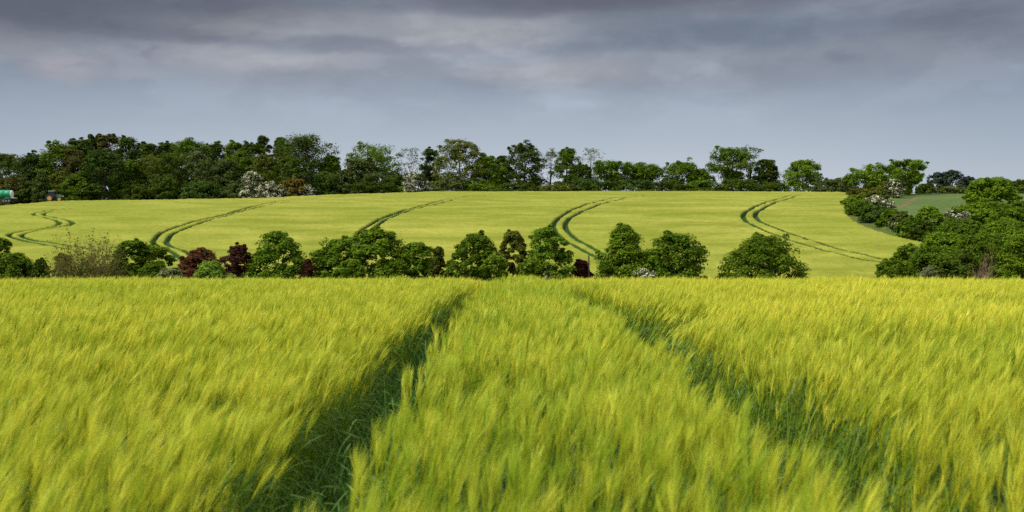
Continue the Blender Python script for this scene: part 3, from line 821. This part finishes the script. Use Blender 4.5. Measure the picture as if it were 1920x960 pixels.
# --- the row of garden trees in the dip
MIDG = 'trees and shrubs of the row in the dip'
MB_ = dict(nc=110, per=95, base=.0, rc=.19, group=MIDG)
for (cx, top, w, y, leaf, shape, name, cat, label, kw) in [
    (-14, 443, 70, 82, 'oak', 'full', 'tree', 'tree', 'dark tree cut by the left edge of the picture in the dip', {}),
    (30, 474, 80, 80, 'oak', 'dome', 'bush', 'bush', 'low dark bush at the far left of the row in the dip', {}),
    (76, 484, 46, 79, 'dark', 'dome', 'bush', 'bush', 'small dark bush left of the brown twiggy shrub', {}),
    (118, 474, 40, 80, 'oak', 'dome', 'bush', 'bush', 'small green bush half hidden by the brown twiggy shrub', dict(per=70)),
    (246, 449, 74, 80, 'oak', 'full', 'tree', 'tree', 'green tree right beside the brown twiggy shrub', {}),
    (288, 456, 62, 82, 'mid', 'full', 'tree', 'tree', 'green tree between the dark one and the low whitish shrub', {}),
    (318, 502, 70, 74, 'pale', 'dome', 'shrub', 'shrub', 'low whitish grey shrub left of the copper shrub', dict(nc=60, per=60)),
    (372, 465, 76, 80, 'copper', 'dome', 'shrub', 'shrub', 'reddish copper leaved shrub behind the fresh green bush', dict(per=90)),
    (394, 489, 84, 72, 'fresh', 'dome', 'bush', 'bush', 'fresh light green bush, the brightest of the row', dict(per=130)),
    (447, 456, 68, 78, 'purple', 'full', 'tree', 'tree', 'dark purple leaved tree left of the first tall green tree', dict(base=.0)),
    (518, 434, 96, 77, 'mid', 'full', 'tree', 'tree', 'tall green tree between the two purple ones', {}),
    (577, 486, 34, 76, 'purple', 'dome', 'shrub', 'shrub', 'small dark purple shrub right of the first tall green tree', dict(per=70)),
    (632, 445, 96, 78, 'mid', 'full', 'tree', 'tree', 'left half of the broad green pair, rounded and lower', {}),
    (700, 426, 100, 77, 'mid', 'full', 'tree', 'tree', 'right half of the broad green pair, taller', {}),
    (782, 455, 74, 77, 'mid', 'full', 'bush', 'bush', 'green bush right of the broad green pair', {}),
    (822, 462, 42, 76, 'olive', 'dome', 'bush', 'bush', 'yellowish green narrow bush left of the dark rounded tree', dict(per=90)),
    (890, 436, 88, 77, 'oak', 'full', 'tree', 'tree', 'dark rounded tree above the left tramline of the near field', {}),
    (962, 432, 66, 76, 'olive', 'full', 'tree', 'tree', 'olive toned tree between the dark rounded and the pointed tree', dict(base=.0)),
    (1028, 424, 80, 75, 'bright', 'full', 'tree', 'tree', 'pointed bright green tree behind the crest of the middle strip', dict(base=.0)),
    (1090, 486, 44, 76, 'purple', 'dome', 'shrub', 'shrub', 'purplish shrub beside the wooden post', dict(per=60)),
    (1172, 420, 116, 77, 'mid', 'cone', 'tree', 'tree', 'yellowish green tree with two spikes on top', dict(nc=130)),
    (1262, 436, 112, 78, 'oak', 'full', 'tree', 'tree', 'dark green rounded tree right of the two spiked tree', {}),
    (1428, 439, 138, 79, 'oak', 'full', 'tree', 'tree', 'wide dome shaped green tree standing alone in the dip', dict(nc=170)),
]:
    k = dict(MB_); k.update(kw); put(cx, top, w * 1.13, y, leaf, shape, label, name=name, cat=cat, size=.17, **k)
for (cx, top, w, y, leaf, label) in [
    (660, 486, 90, 74, 'mid', 'low green growth under the broad green pair'),
    (742, 484, 70, 75, 'oak', 'low green growth between the broad green pair and the bush right of it'),
    (846, 490, 56, 75, 'oak', 'low dark growth left of the dark rounded tree'),
    (930, 478, 66, 74, 'mid', 'low growth between the dark rounded tree and the olive toned one'),
    (995, 484, 60, 73, 'mid', 'low growth between the olive toned tree and the pointed bright green one'),
    (1138, 490, 50, 75, 'oak', 'low growth right of the wooden post'),
    (1226, 478, 60, 76, 'mid', 'low growth joining the two spiked tree to the rounded tree on its right'),
    (290, 490, 70, 78, 'oak', 'low dark growth under the green trees right of the brown twiggy shrub')]:
    put(cx, top, w, y, leaf, 'dome', label, name='bush', cat='bush', group=MIDG, nc=60, per=80, size=.16, base=.0, rc=.22)
# the two spikes are part of one crown in the photo: small leading shoots on the same tree
put(1206, 503, 66, 73, 'grey', 'dome', 'low white flowering shrub at the foot of the two spiked tree', name='shrub', cat='shrub', group=MIDG, blossom=.4, nc=50, per=60, size=.13, base=.0)
put(1028, 508, 40, 71, 'grey', 'dome', 'low white flecked shrub at the foot of the pointed bright green tree', name='shrub', cat='shrub', group=MIDG, blossom=.3, nc=40, per=50, size=.12, base=.0)
x, y, _ = world_at(166, 500, 76)
twig_shrub('bare_shrub', 'brown twiggy half bare shrub near the left end of the row in the dip', x, y, 112 / FPX * y, EYE + (445 - 447) / FPX * y - float(H(x, y)), 'twig', 'olive', 32, nleaf=9000, size=.15, stems=70, wr=.030)

# wooden post
m_post = mat('weathered wood', (.06, .035, .03), .9)
x, y, _ = world_at(1104, 500, 75); zt = EYE + (445 - 477) / FPX * y; zb = float(H(x, y))
pm = MB(); pm.tube([(0, 0, -.1), (0, 0, (zt - zb) * .97), (0, 0, zt - zb)], [.06, .055, .03], 8)
tag(pm.build('post', m_post, None, (x, y, zb)), 'dark wooden post beside the purplish shrub in the dip', 'post')

# ------------------------------------------------------------------ tractor and tank trailer on the ridge
MT = dict(grey=mat('dull steel', (.16, .14, .13), .6), green=mat('green paint', (.03, .16, .035), .35, 0, .5), tyre=mat('tyre rubber', (.022, .020, .018), .85), rim=mat('yellow rim paint', (.48, .25, .05), .8),
          dark=mat('dark chassis', (.03, .03, .032), .6), glass=mat('tinted cab glass', (.010, .014, .014), .4, 0, .2), fender=mat('grey green fender', (.035, .045, .045), .6),
          tank=mat('teal green tank paint', (.0, .22, .10), .28, 0, .5), pale=mat('pale tank end', (.55, .62, .52), .3, 0, .6), cream=mat('cream painted steel', (.62, .56, .42), .6), red=mat('red beacon', (.45, .05, .02), .4))


def wheel(root, x, y, z, rad, w, rim_r, name='wheel', rim='rim'):
    t = MB(); r2 = rad
    t.lathe([(-w * .5, rim_r), (-w * .5, rad * .86), (-w * .36, r2), (w * .36, r2), (w * .5, rad * .86), (w * .5, rim_r)], 'y', (0, 0, 0), 28)
    for i in range(22):      # lugs
        a = 2 * math.pi * i / 22; s = 1 if i % 2 else -1
        t.box(math.cos(a) * rad, s * w * .2, math.sin(a) * rad, rad * .10, w * .5, rad * .10, ch=.01)
    o = t.build(name, MT['tyre'], root, (x, y, z), smooth=False)
    m = MB(); m.lathe([(-w * .51, .05), (-w * .51, rim_r * .98), (-w * .30, rim_r * .8), (-w * .26, rim_r * .3), (-w * .42, rim_r * .22), (-w * .42, .04)], 'y', (0, 0, 0), 24)
    m.lathe([(w * .42, .04), (w * .42, rim_r * .22), (w * .26, rim_r * .3), (w * .30, rim_r * .8), (w * .51, rim_r * .98), (w * .51, .05)], 'y', (0, 0, 0), 24)
    m.build('rim', MT[rim], o)
    return o


ty = 258.0
tx = (103 - 960) / FPX * ty; tz = EYE + (445 - 378.3) / FPX * ty
tr = thing('tractor', 'green tractor with yellow wheel rims facing right at the edge of the wood', 'tractor', (tx, ty, tz), math.radians(4))
wheel(tr, -1.0, -.85, .87, .87, .55, .56); wheel(tr, -1.0, .85, .87, .87, .55, .56)
wheel(tr, 1.45, -.85, .62, .62, .42, .40); wheel(tr, 1.45, .85, .62, .62, .42, .40)
b = MB(); b.box(.15, 0, .85, 3.6, .55, .5); b.box(-1.0, 0, .87, .4, 1.3, .4); b.box(1.45, 0, .62, .25, 1.4, .22); b.box(1.1, 0, 1.1, 1.7, .62, .35); b.box(-1.75, 0, .75, .5, .9, .5); b.build('chassis', MT['dark'], tr)
b = MB(); b.prism([(.25, 1.28), (.25, 1.92), (1.2, 1.80), (1.95, 1.60), (2.08, 1.42), (2.05, 1.25)], -.40, .40); hood = b.build('hood', MT['green'], tr)
b = MB(); b.prism([(2.06, 1.28), (2.10, 1.40), (2.0, 1.58), (1.98, 1.28)], -.32, .32); b.build('grille', MT['cream'], hood)
b = MB(); b.prism([(-1.25, 1.25), (-1.35, 2.62), (-.05, 2.62), (.20, 1.28)], -.70, .70); cab = b.build('cab', MT['glass'], tr)
for s in (-1, 1):
    b = MB()
    for p, q in (((-1.26, 1.25), (-1.36, 2.62)), ((.21, 1.28), (-.04, 2.62)), ((-.62, 1.25), (-.66, 2.62))): b.tube([(p[0], s * .71, p[1]), (q[0], s * .71, q[1])], [.05, .05], 6)
    b.tube([(-1.36, s * .71, 2.6), (-.04, s * .71, 2.6)], [.05, .05], 6)
    b.build('cab_frame', MT['dark'], cab)
b = MB(); b.box(-.68, 0, 2.74, 1.65, 1.6, .24, top=.9); rf = b.build('roof', MT['green'], tr)
b = MB(); b.lathe([(0, .09), (.16, .08), (.2, .02)], 'z', (-.35, .3, 2.87), 10); b.build('beacon', MT['red'], rf)
for s in (-1, 1):
    b = MB(); pts = [(-1.0 + 1.04 * math.cos(a), .87 + 1.04 * math.sin(a)) for a in np.linspace(0, math.pi * .95, 12)]; pts2 = [(-1.0 + .95 * math.cos(a), .87 + .95 * math.sin(a)) for a in np.linspace(math.pi * .95, 0, 12)]
    b.prism(pts + pts2, s * .85 - .28, s * .85 + .28); b.build('fender', MT['fender'], tr)
b = MB(); b.tube([(.55, -.46, 1.5), (.55, -.46, 2.55), (.48, -.46, 2.68)], [.06, .05, .045], 8); b.build('exhaust', MT['dark'], tr)

ly = 258.0; lx = (27 - 960) / FPX * ly; lz = EYE + (445 - 380.2) / FPX * ly
tl = thing('tank_trailer', 'shiny green slurry tank trailer cut by the left edge of the picture', 'trailer', (lx, ly, lz), 0)
b = MB(); b.lathe([(-7.2, .3), (-7.0, .75), (-6.6, 1.0), (-3.0, 1.05), (-2.95, 1.10), (-2.8, 1.10), (-2.75, 1.04), (-2.0, 1.02), (-1.6, 1.04), (-.95, 1.02), (-.6, .9), (-.42, .62), (-.36, .25)], 'x', (0, 0, 2.25), 28); tk = b.build('tank', MT['tank'], tl, smooth=True)
b = MB(); b.lathe([(-.72, .99), (-.62, .95), (-.50, .80), (-.40, .60), (-.33, .25)], 'x', (0, 0, 2.26), 28); b.build('end_cap', MT['pale'], tk, smooth=True)
b = MB(); b.lathe([(3.2, .30), (3.42, .30), (3.46, .24)], 'z', (-2.0, 0, 0), 14); b.box(-2.05, 0, 3.3, 1.1, .4, .12); b.build('hatch', MT['dark'], tk)
b = MB(); b.box(-3.6, 0, 1.02, 6.8, .9, .28); b.box(-1.6, 0, .75, 2.4, 1.7, .2); b.build('chassis', MT['dark'], tl)
for s in (-1, 1):
    b = MB(); b.box(-1.35, s * 1.0, 1.18, 1.35, .5, .22); b.build('mudguard', MT['tank'], tl)
b = MB(); b.box(-.15, 0, 1.24, 1.0, 1.5, .16); b.build('rear_platform', MT['cream'], tl)
for wx in (-2.3, -1.6, -.9):
    for s in (-1, 1): wheel(tl, wx, s * .95, .48, .48, .4, .26, rim='grey')

# ------------------------------------------------------------------ the near barley, its ruts and the growth in them
def rut_shift(y, c=1.0): return np.where(np.asarray(c) > 0, -.0042 * np.maximum(y - 7.0, 0)**2, .0022 * np.maximum(y - 8.0, 0)**2)


RUTS = ((-1.19, -.575), (.91, 1.56))


def in_rut(x, y, pad=0.0):
    """signed distance-like: <0 inside a wheel rut"""
    x0 = x + (vnoise(y * 1.7, x * 0 + 3, 21) - .5) * .08
    d = np.full(np.shape(x), 9.0); side = np.zeros(np.shape(x))
    for a, b in RUTS:
        c = (a + b) / 2; xx = x0 - rut_shift(y, c); e = np.abs(xx - c) - (b - a) / 2 * np.interp(y, [0, 9, 15, 20], [1, 1, .8, .6])
        side = np.where(e < d, np.sign(xx - c), side); d = np.minimum(d, e)
    return d - pad, side


def barley_materials():
    def one(name, a, b, trans, rough, spec, tint_k=1.0):
        m = bpy.data.materials.new(name); m.use_nodes = True
        N = Nodes(m.node_tree)
        t = N.n('ShaderNodeAttribute', attribute_name='tint').outputs['Fac']
        c = N.mix(t, a + (1,), b + (1,))
        rn = N.n('ShaderNodeNewGeometry').outputs['Random Per Island']
        v = N.m('ADD', .78, N.m('MULTIPLY', rn, .44)); vc = N.n('ShaderNodeCombineXYZ')
        for i in range(3): N.put(vc.inputs[i], v)
        c = N.mix(1.0, c, vc.outputs[0], 'MULTIPLY')
        leafy(N, c, trans, rough, spec); return m
    return [one('barley stems', (.085, .19, .007), (.23, .30, .010), .28, .5, .3), one('barley leaves', (.042, .110, .006), (.105, .175, .009), .28, .45, .35),
            one('barley ears', (.18, .29, .010), (.54, .48, .016), .25, .5, .25), one('barley awns', (.25, .37, .015), (.72, .67, .060), .28, .5, .25)]


class Ribbons:
    """collects many curved ribbons given as arrays (n, k, 3) of spine points with (n, k) half widths"""
    def __init__(self): self.V = []; self.F = []; self.m = []; self.t = []; self.o = 0

    def add(self, P, W, side, mi, tint):
        n, k, _ = P.shape
        L = P - side[:, None, :] * W[..., None]; Rr = P + side[:, None, :] * W[..., None]
        V = np.stack([L, Rr], 2).reshape(n, 2 * k, 3)
        q = []
        for i in range(k - 1): q += [(2 * i, 2 * i + 1, 2 * i + 3), (2 * i, 2 * i + 3, 2 * i + 2)]
        if np.all(W[:, -1] == 0): q = q[:-1]; q[-1] = (2 * k - 4, 2 * k - 3, 2 * k - 1)
        F = np.array(q)[None] + (np.arange(n) * 2 * k)[:, None, None] + self.o
        self.V.append(V.reshape(-1, 3).astype(np.float32)); self.F.append(F.reshape(-1, 3).astype(np.int32))
        self.m.append(np.full(n * len(q), mi, np.int32)); self.t.append(np.repeat(tint, 2 * k).astype(np.float32)); self.o += n * 2 * k

    def mesh(self, name, mats):
        return np_mesh(name, np.vstack(self.V), np.vstack(self.F), mats, np.concatenate(self.m), {'tint': np.concatenate(self.t)})


def scatter(r, y0, y1, dens, pad=.9):
    out = []
    for a in np.arange(y0, y1, .5):
        b = min(a + .5, y1); hw = .53 * b + pad; n = r.poisson(dens * (b - a) * 2 * hw)
        out.append(np.stack([r.uniform(-hw, hw, n), r.uniform(a, b, n)], 1))
    return np.vstack(out)


def barley(rb, r, P, lod):
    x, y = P[:, 0], P[:, 1]
    d, side = in_rut(x, y); short = (d <= 0) & (r.random(len(x)) < np.interp(y, [12.5, 15, 18], [0, .5, .9])); ok = (d > 0) | short; x, y, d, side, short = x[ok], y[ok], d[ok], side[ok], short[ok]; n = len(x); low = np.where(short, np.interp(y, [12, 18], [.25, .62]), 1.0)
    z = H(x, y); mid0 = (x > -.65) & (x < .95)
    wave = vnoise(x / 1.5, y / 1.1, 31); tuft = vnoise(x / .22, y / .22, 32); patch = vnoise(x / 3.5, y / 2.5, 33)
    far = .5 if lod == 2 else 1.0
    h = .66 + far * .10 * (wave - .5) + far * .20 * (tuft - .5) + .07 * (vnoise(x / .55, y / .45, 39) - .5) + far * r.normal(0, .045, n)
    h += np.where(mid0, .05 * (1 - ((x - .15) / .8)**2), 0); h *= low; edge = np.where(short, 0, np.clip(1 - d / .28, 0, 1))
    h -= edge * .10 * (1 - .4 * r.random(n))
    late = r.random(n) < .2; h = np.where(late, h - r.uniform(.08, .25, n), h); tall = r.random(n) < .04; h = np.where(tall, h + far * r.uniform(.03, .10, n), h)
    # wind from the left; the strip between the ruts is more sheltered
    mid = (x > -.6) & (x < 1.05)
    lx = np.where(mid, .13, .20) * (1 - .8 * edge * (side < 0)) + .22 * (vnoise(x / .9, y / .6, 34) - .45) + r.normal(0, .09, n) - side * -edge * 0 - np.where(side > 0, 1, -1) * edge * .03
    ly = .02 + .14 * (vnoise(x / .8, y / .8, 35) - .5) + r.normal(0, .09, n)
    sil = np.exp(-((x - 1.62) / .40)**2 - ((y - 11) / 1.5)**2); lx += sil * .45; h -= sil * .07
    lean = np.stack([lx, ly], 1)
    tint = np.clip(.42 * patch + .50 * r.random(n) + .30 * (vnoise(x / .3, y / .3, 41) - .5) + .15 * (wave - .4) - .12 * mid + .04, 0, 1)
    base = np.stack([x, y, z], 1)
    def stem_at(s):
        k = s**2 if np.ndim(s) else s * s
        L = np.linalg.norm(lean, axis=1)
        return base + np.concatenate([lean * (h * k)[:, None], (h * s * (1 - .35 * (L**2) * s))[:, None]], 1)
    yaw = r.uniform(0, math.pi, n); sdir = np.stack([np.cos(yaw), np.sin(yaw), 0 * yaw], 1)
    ks = (0., .4, .75, 1.) if lod < 2 else (.35, 1.)
    wst = {0: .0020, 1: .0026, 2: .004}[lod]
    rb.add(np.stack([stem_at(np.full(n, s)) for s in ks], 1), np.full((n, len(ks)), wst), sdir, 0, tint)
    # leaves
    for j in range({0: 3, 1: 2, 2: 1}[lod]):
        s0 = np.clip({0: (.35, .55, .78), 1: (.45, .75), 2: (.7,)}[lod][j] + r.normal(0, .07, n), .1, .95)
        p0 = stem_at(s0); a = r.normal(0, 1.2, n) + .2; out = np.stack([np.cos(a), np.sin(a), 0 * a], 1)
        ln = r.uniform(.14, .26, n) * (1.15 if lod == 2 else 1); up = r.uniform(.5, 1.0, n); dr = r.uniform(.3, 1.1, n)
        Q = [p0 + out * (ln * t * .8)[:, None] + np.array([0, 0, 1.]) * (ln * (up * t - dr * t * t))[:, None] for t in (0, .35, .7, 1.0)]
        wl = {0: .0045, 1: .005, 2: .008}[lod]
        W = np.stack([np.full(n, wl * .7), np.full(n, wl), np.full(n, wl * .7), np.zeros(n)], 1)
        rb.add(np.stack(Q, 1), W, unit(np.cross(out, np.array([0, 0, 1.])) + r.normal(0, .25, (n, 3))), 1, tint)
    # ears
    tip = stem_at(np.ones(n))
    ed = unit(np.concatenate([lean * 1.25 + r.normal(0, .07, (n, 2)), np.full((n, 1), .95)], 1)); el = r.uniform(.06, .085, n)
    sway = unit(np.concatenate([lean + np.array([.25, .02]), np.full((n, 1), .1)], 1))
    for yy in ((0, 1.57) if lod < 2 else (0,)):
        s2 = np.stack([np.cos(yaw + yy), np.sin(yaw + yy), 0 * yaw], 1) if lod < 2 else np.tile(np.array([[1., .2, 0]]), (n, 1))
        Q = [tip + ed * (el * t)[:, None] for t in (0, .35, .8, 1.05)]
        we = .0048 if lod < 2 else .007
        W = np.stack([np.full(n, we * .5), np.full(n, we), np.full(n, we * .75), np.zeros(n)], 1)
        rb.add(np.stack(Q, 1), W, s2, 2, tint)
    # awns
    na = {0: 26, 1: 19, 2: 9}[lod]; wa = {0: .0010, 1: .0015, 2: .0032}[lod]
    k = np.repeat(np.arange(n), na); t = r.random(len(k)); q0 = tip[k] + ed[k] * (el[k] * t)[:, None]
    ad = unit(ed[k] + r.normal(0, .11, (len(k), 3))); al = r.uniform(.10, .16, len(k)) * (1.15 - .3 * t)
    bend = sway[k] * (al * r.uniform(.02, .25, len(k)))[:, None] - np.array([0, 0, 1.]) * (al * .08)[:, None]
    sa = unit(np.cross(ad, r.normal(size=ad.shape) + np.array([0, 2.0, 0])))
    if lod < 2:
        Q = np.stack([q0, q0 + ad * (al * .55)[:, None] + bend * .3, q0 + ad * al[:, None] + bend], 1)
        W = np.stack([np.full(len(k), wa), np.full(len(k), wa * .8), np.zeros(len(k))], 1)
    else:
        Q = np.stack([q0, q0 + ad * al[:, None] + bend], 1); W = np.stack([np.full(len(k), wa), np.zeros(len(k))], 1)
        # two point ribbons: one triangle each
        L = Q[:, 0] - sa * wa; Rr = Q[:, 0] + sa * wa; V = np.stack([L, Rr, Q[:, 1]], 1).reshape(-1, 3)
        F = np.arange(len(V)).reshape(-1, 3) + rb.o
        rb.V.append(V.astype(np.float32)); rb.F.append(F.astype(np.int32)); rb.m.append(np.full(len(F), 3, np.int32)); rb.t.append(np.repeat(tint[k], 3).astype(np.float32)); rb.o += len(V)
        return
    rb.add(Q, W, sa, 3, tint[k])


def edged(r, P, keep):
    """thins the inner stand; the edges along the ruts, where plants get more light, stay thick"""
    d, _ = in_rut(P[:, 0], P[:, 1])
    return P[(d < .16) | (r.random(len(P)) < keep)]


def build_near_barley():
    r = np.random.default_rng(77); rb = Ribbons()
    barley(rb, r, edged(r, scatter(r, 1.5, 5.2, 430), 235 / 430), 0)
    barley(rb, r, edged(r, scatter(r, 5.2, 9.5, 430), 255 / 430), 1)
    barley(rb, r, scatter(r, 9.5, 24.0, 260, 1.4), 2)
    # the same crop goes on outside the picture, to both sides and behind the camera
    P = np.stack([r.uniform(-17, 17, 120000), r.uniform(-3.5, 25, 120000)], 1)
    hw = np.where(P[:, 1] < 1.5, 1.7, .53 * P[:, 1] + np.where(P[:, 1] < 9.5, .9, 1.4)); P = P[(np.abs(P[:, 0]) > hw) | (P[:, 1] > 24)]
    barley(rb, r, P, 2)
    me = rb.mesh('near_barley_crop', barley_materials())
    tag(link('near_barley_crop', me), 'ripening yellow green barley leaning in the wind on both sides of the wheel ruts', 'crop', kind='stuff')
    # low growth in the ruts
    rb = Ribbons(); n = 30000
    y = r.uniform(1.6, 17, n)**1.0; w = r.integers(0, 2, n); a = np.array([q[0] for q in RUTS])[w] - .22; b = np.array([q[1] for q in RUTS])[w] + .22
    x = r.uniform(a, b) + rut_shift(y, a); z = H(x, y); ln = r.uniform(.10, .42, n) * np.where(r.random(n) < .15, 1.5, 1)
    an = r.uniform(0, 6.28, n); out = np.stack([np.cos(an), np.sin(an), 0 * an], 1); up = r.uniform(.5, 1.2, n); dr = r.uniform(.1, 1.0, n)
    base = np.stack([x, y, z], 1); tint = r.random(n)
    Q = np.stack([base + out * (ln * t * .75)[:, None] + np.array([0, 0, 1.]) * (ln * (up * t - dr * t * t * .8))[:, None] for t in (0, .35, .7, 1.)], 1)
    W = np.stack([np.full(n, .0035), np.full(n, .0052), np.full(n, .0035), np.zeros(n)], 1)
    rb.add(Q, W, unit(np.cross(out, np.array([0, 0, 1.])) + r.normal(0, .3, (n, 3))), 0, tint)
    n = 1500; y = 1.6 + 12 * r.random(n)**1.6; w = r.integers(0, 2, n); a = np.array([q[0] for q in RUTS])[w] - .15; b = np.array([q[1] for q in RUTS])[w] + .15
    x = r.uniform(a, b) + rut_shift(y, a); z = H(x, y) + r.uniform(.06, .38, n); ln = r.uniform(.07, .18, n); an = r.uniform(0, 6.28, n)
    out = np.stack([np.cos(an), np.sin(an), 0 * an], 1); up = r.normal(.15, .45, n); dr = r.uniform(.1, .9, n); base = np.stack([x, y, z], 1)
    Q = np.stack([base + out * (ln * t)[:, None] + np.array([0, 0, 1.]) * (ln * (up * t - dr * t * t * .7))[:, None] for t in (0, .35, .7, 1.)], 1)
    W = np.stack([np.full(n, .0035), np.full(n, .0065), np.full(n, .0045), np.zeros(n)], 1)
    rb.add(Q, W, unit(np.cross(out, np.array([0, 0, 1.])) + r.normal(0, .4, (n, 3))), 0, 1.3 + r.random(n) * .7)  # broad blades tinted paler, glints on the leaves put into their colour
    m = bpy.data.materials.new('rut grass'); m.use_nodes = True; N = Nodes(m.node_tree)
    t = N.n('ShaderNodeAttribute', attribute_name='tint').outputs['Fac']
    c = N.mix(N.m('MINIMUM', t, 1.0), (.036, .105, .008, 1), (.10, .21, .022, 1)); leafy(N, N.mix(rng_map(N, t, 1.1, 2.0), c, (.17, .29, .06, 1)), .35, .5, .2)
    tag(link('rut_grass', rb.mesh('rut_grass', [m])), 'dark blue green leaves growing low in the two wheel ruts', 'grass', kind='stuff')


build_near_barley()
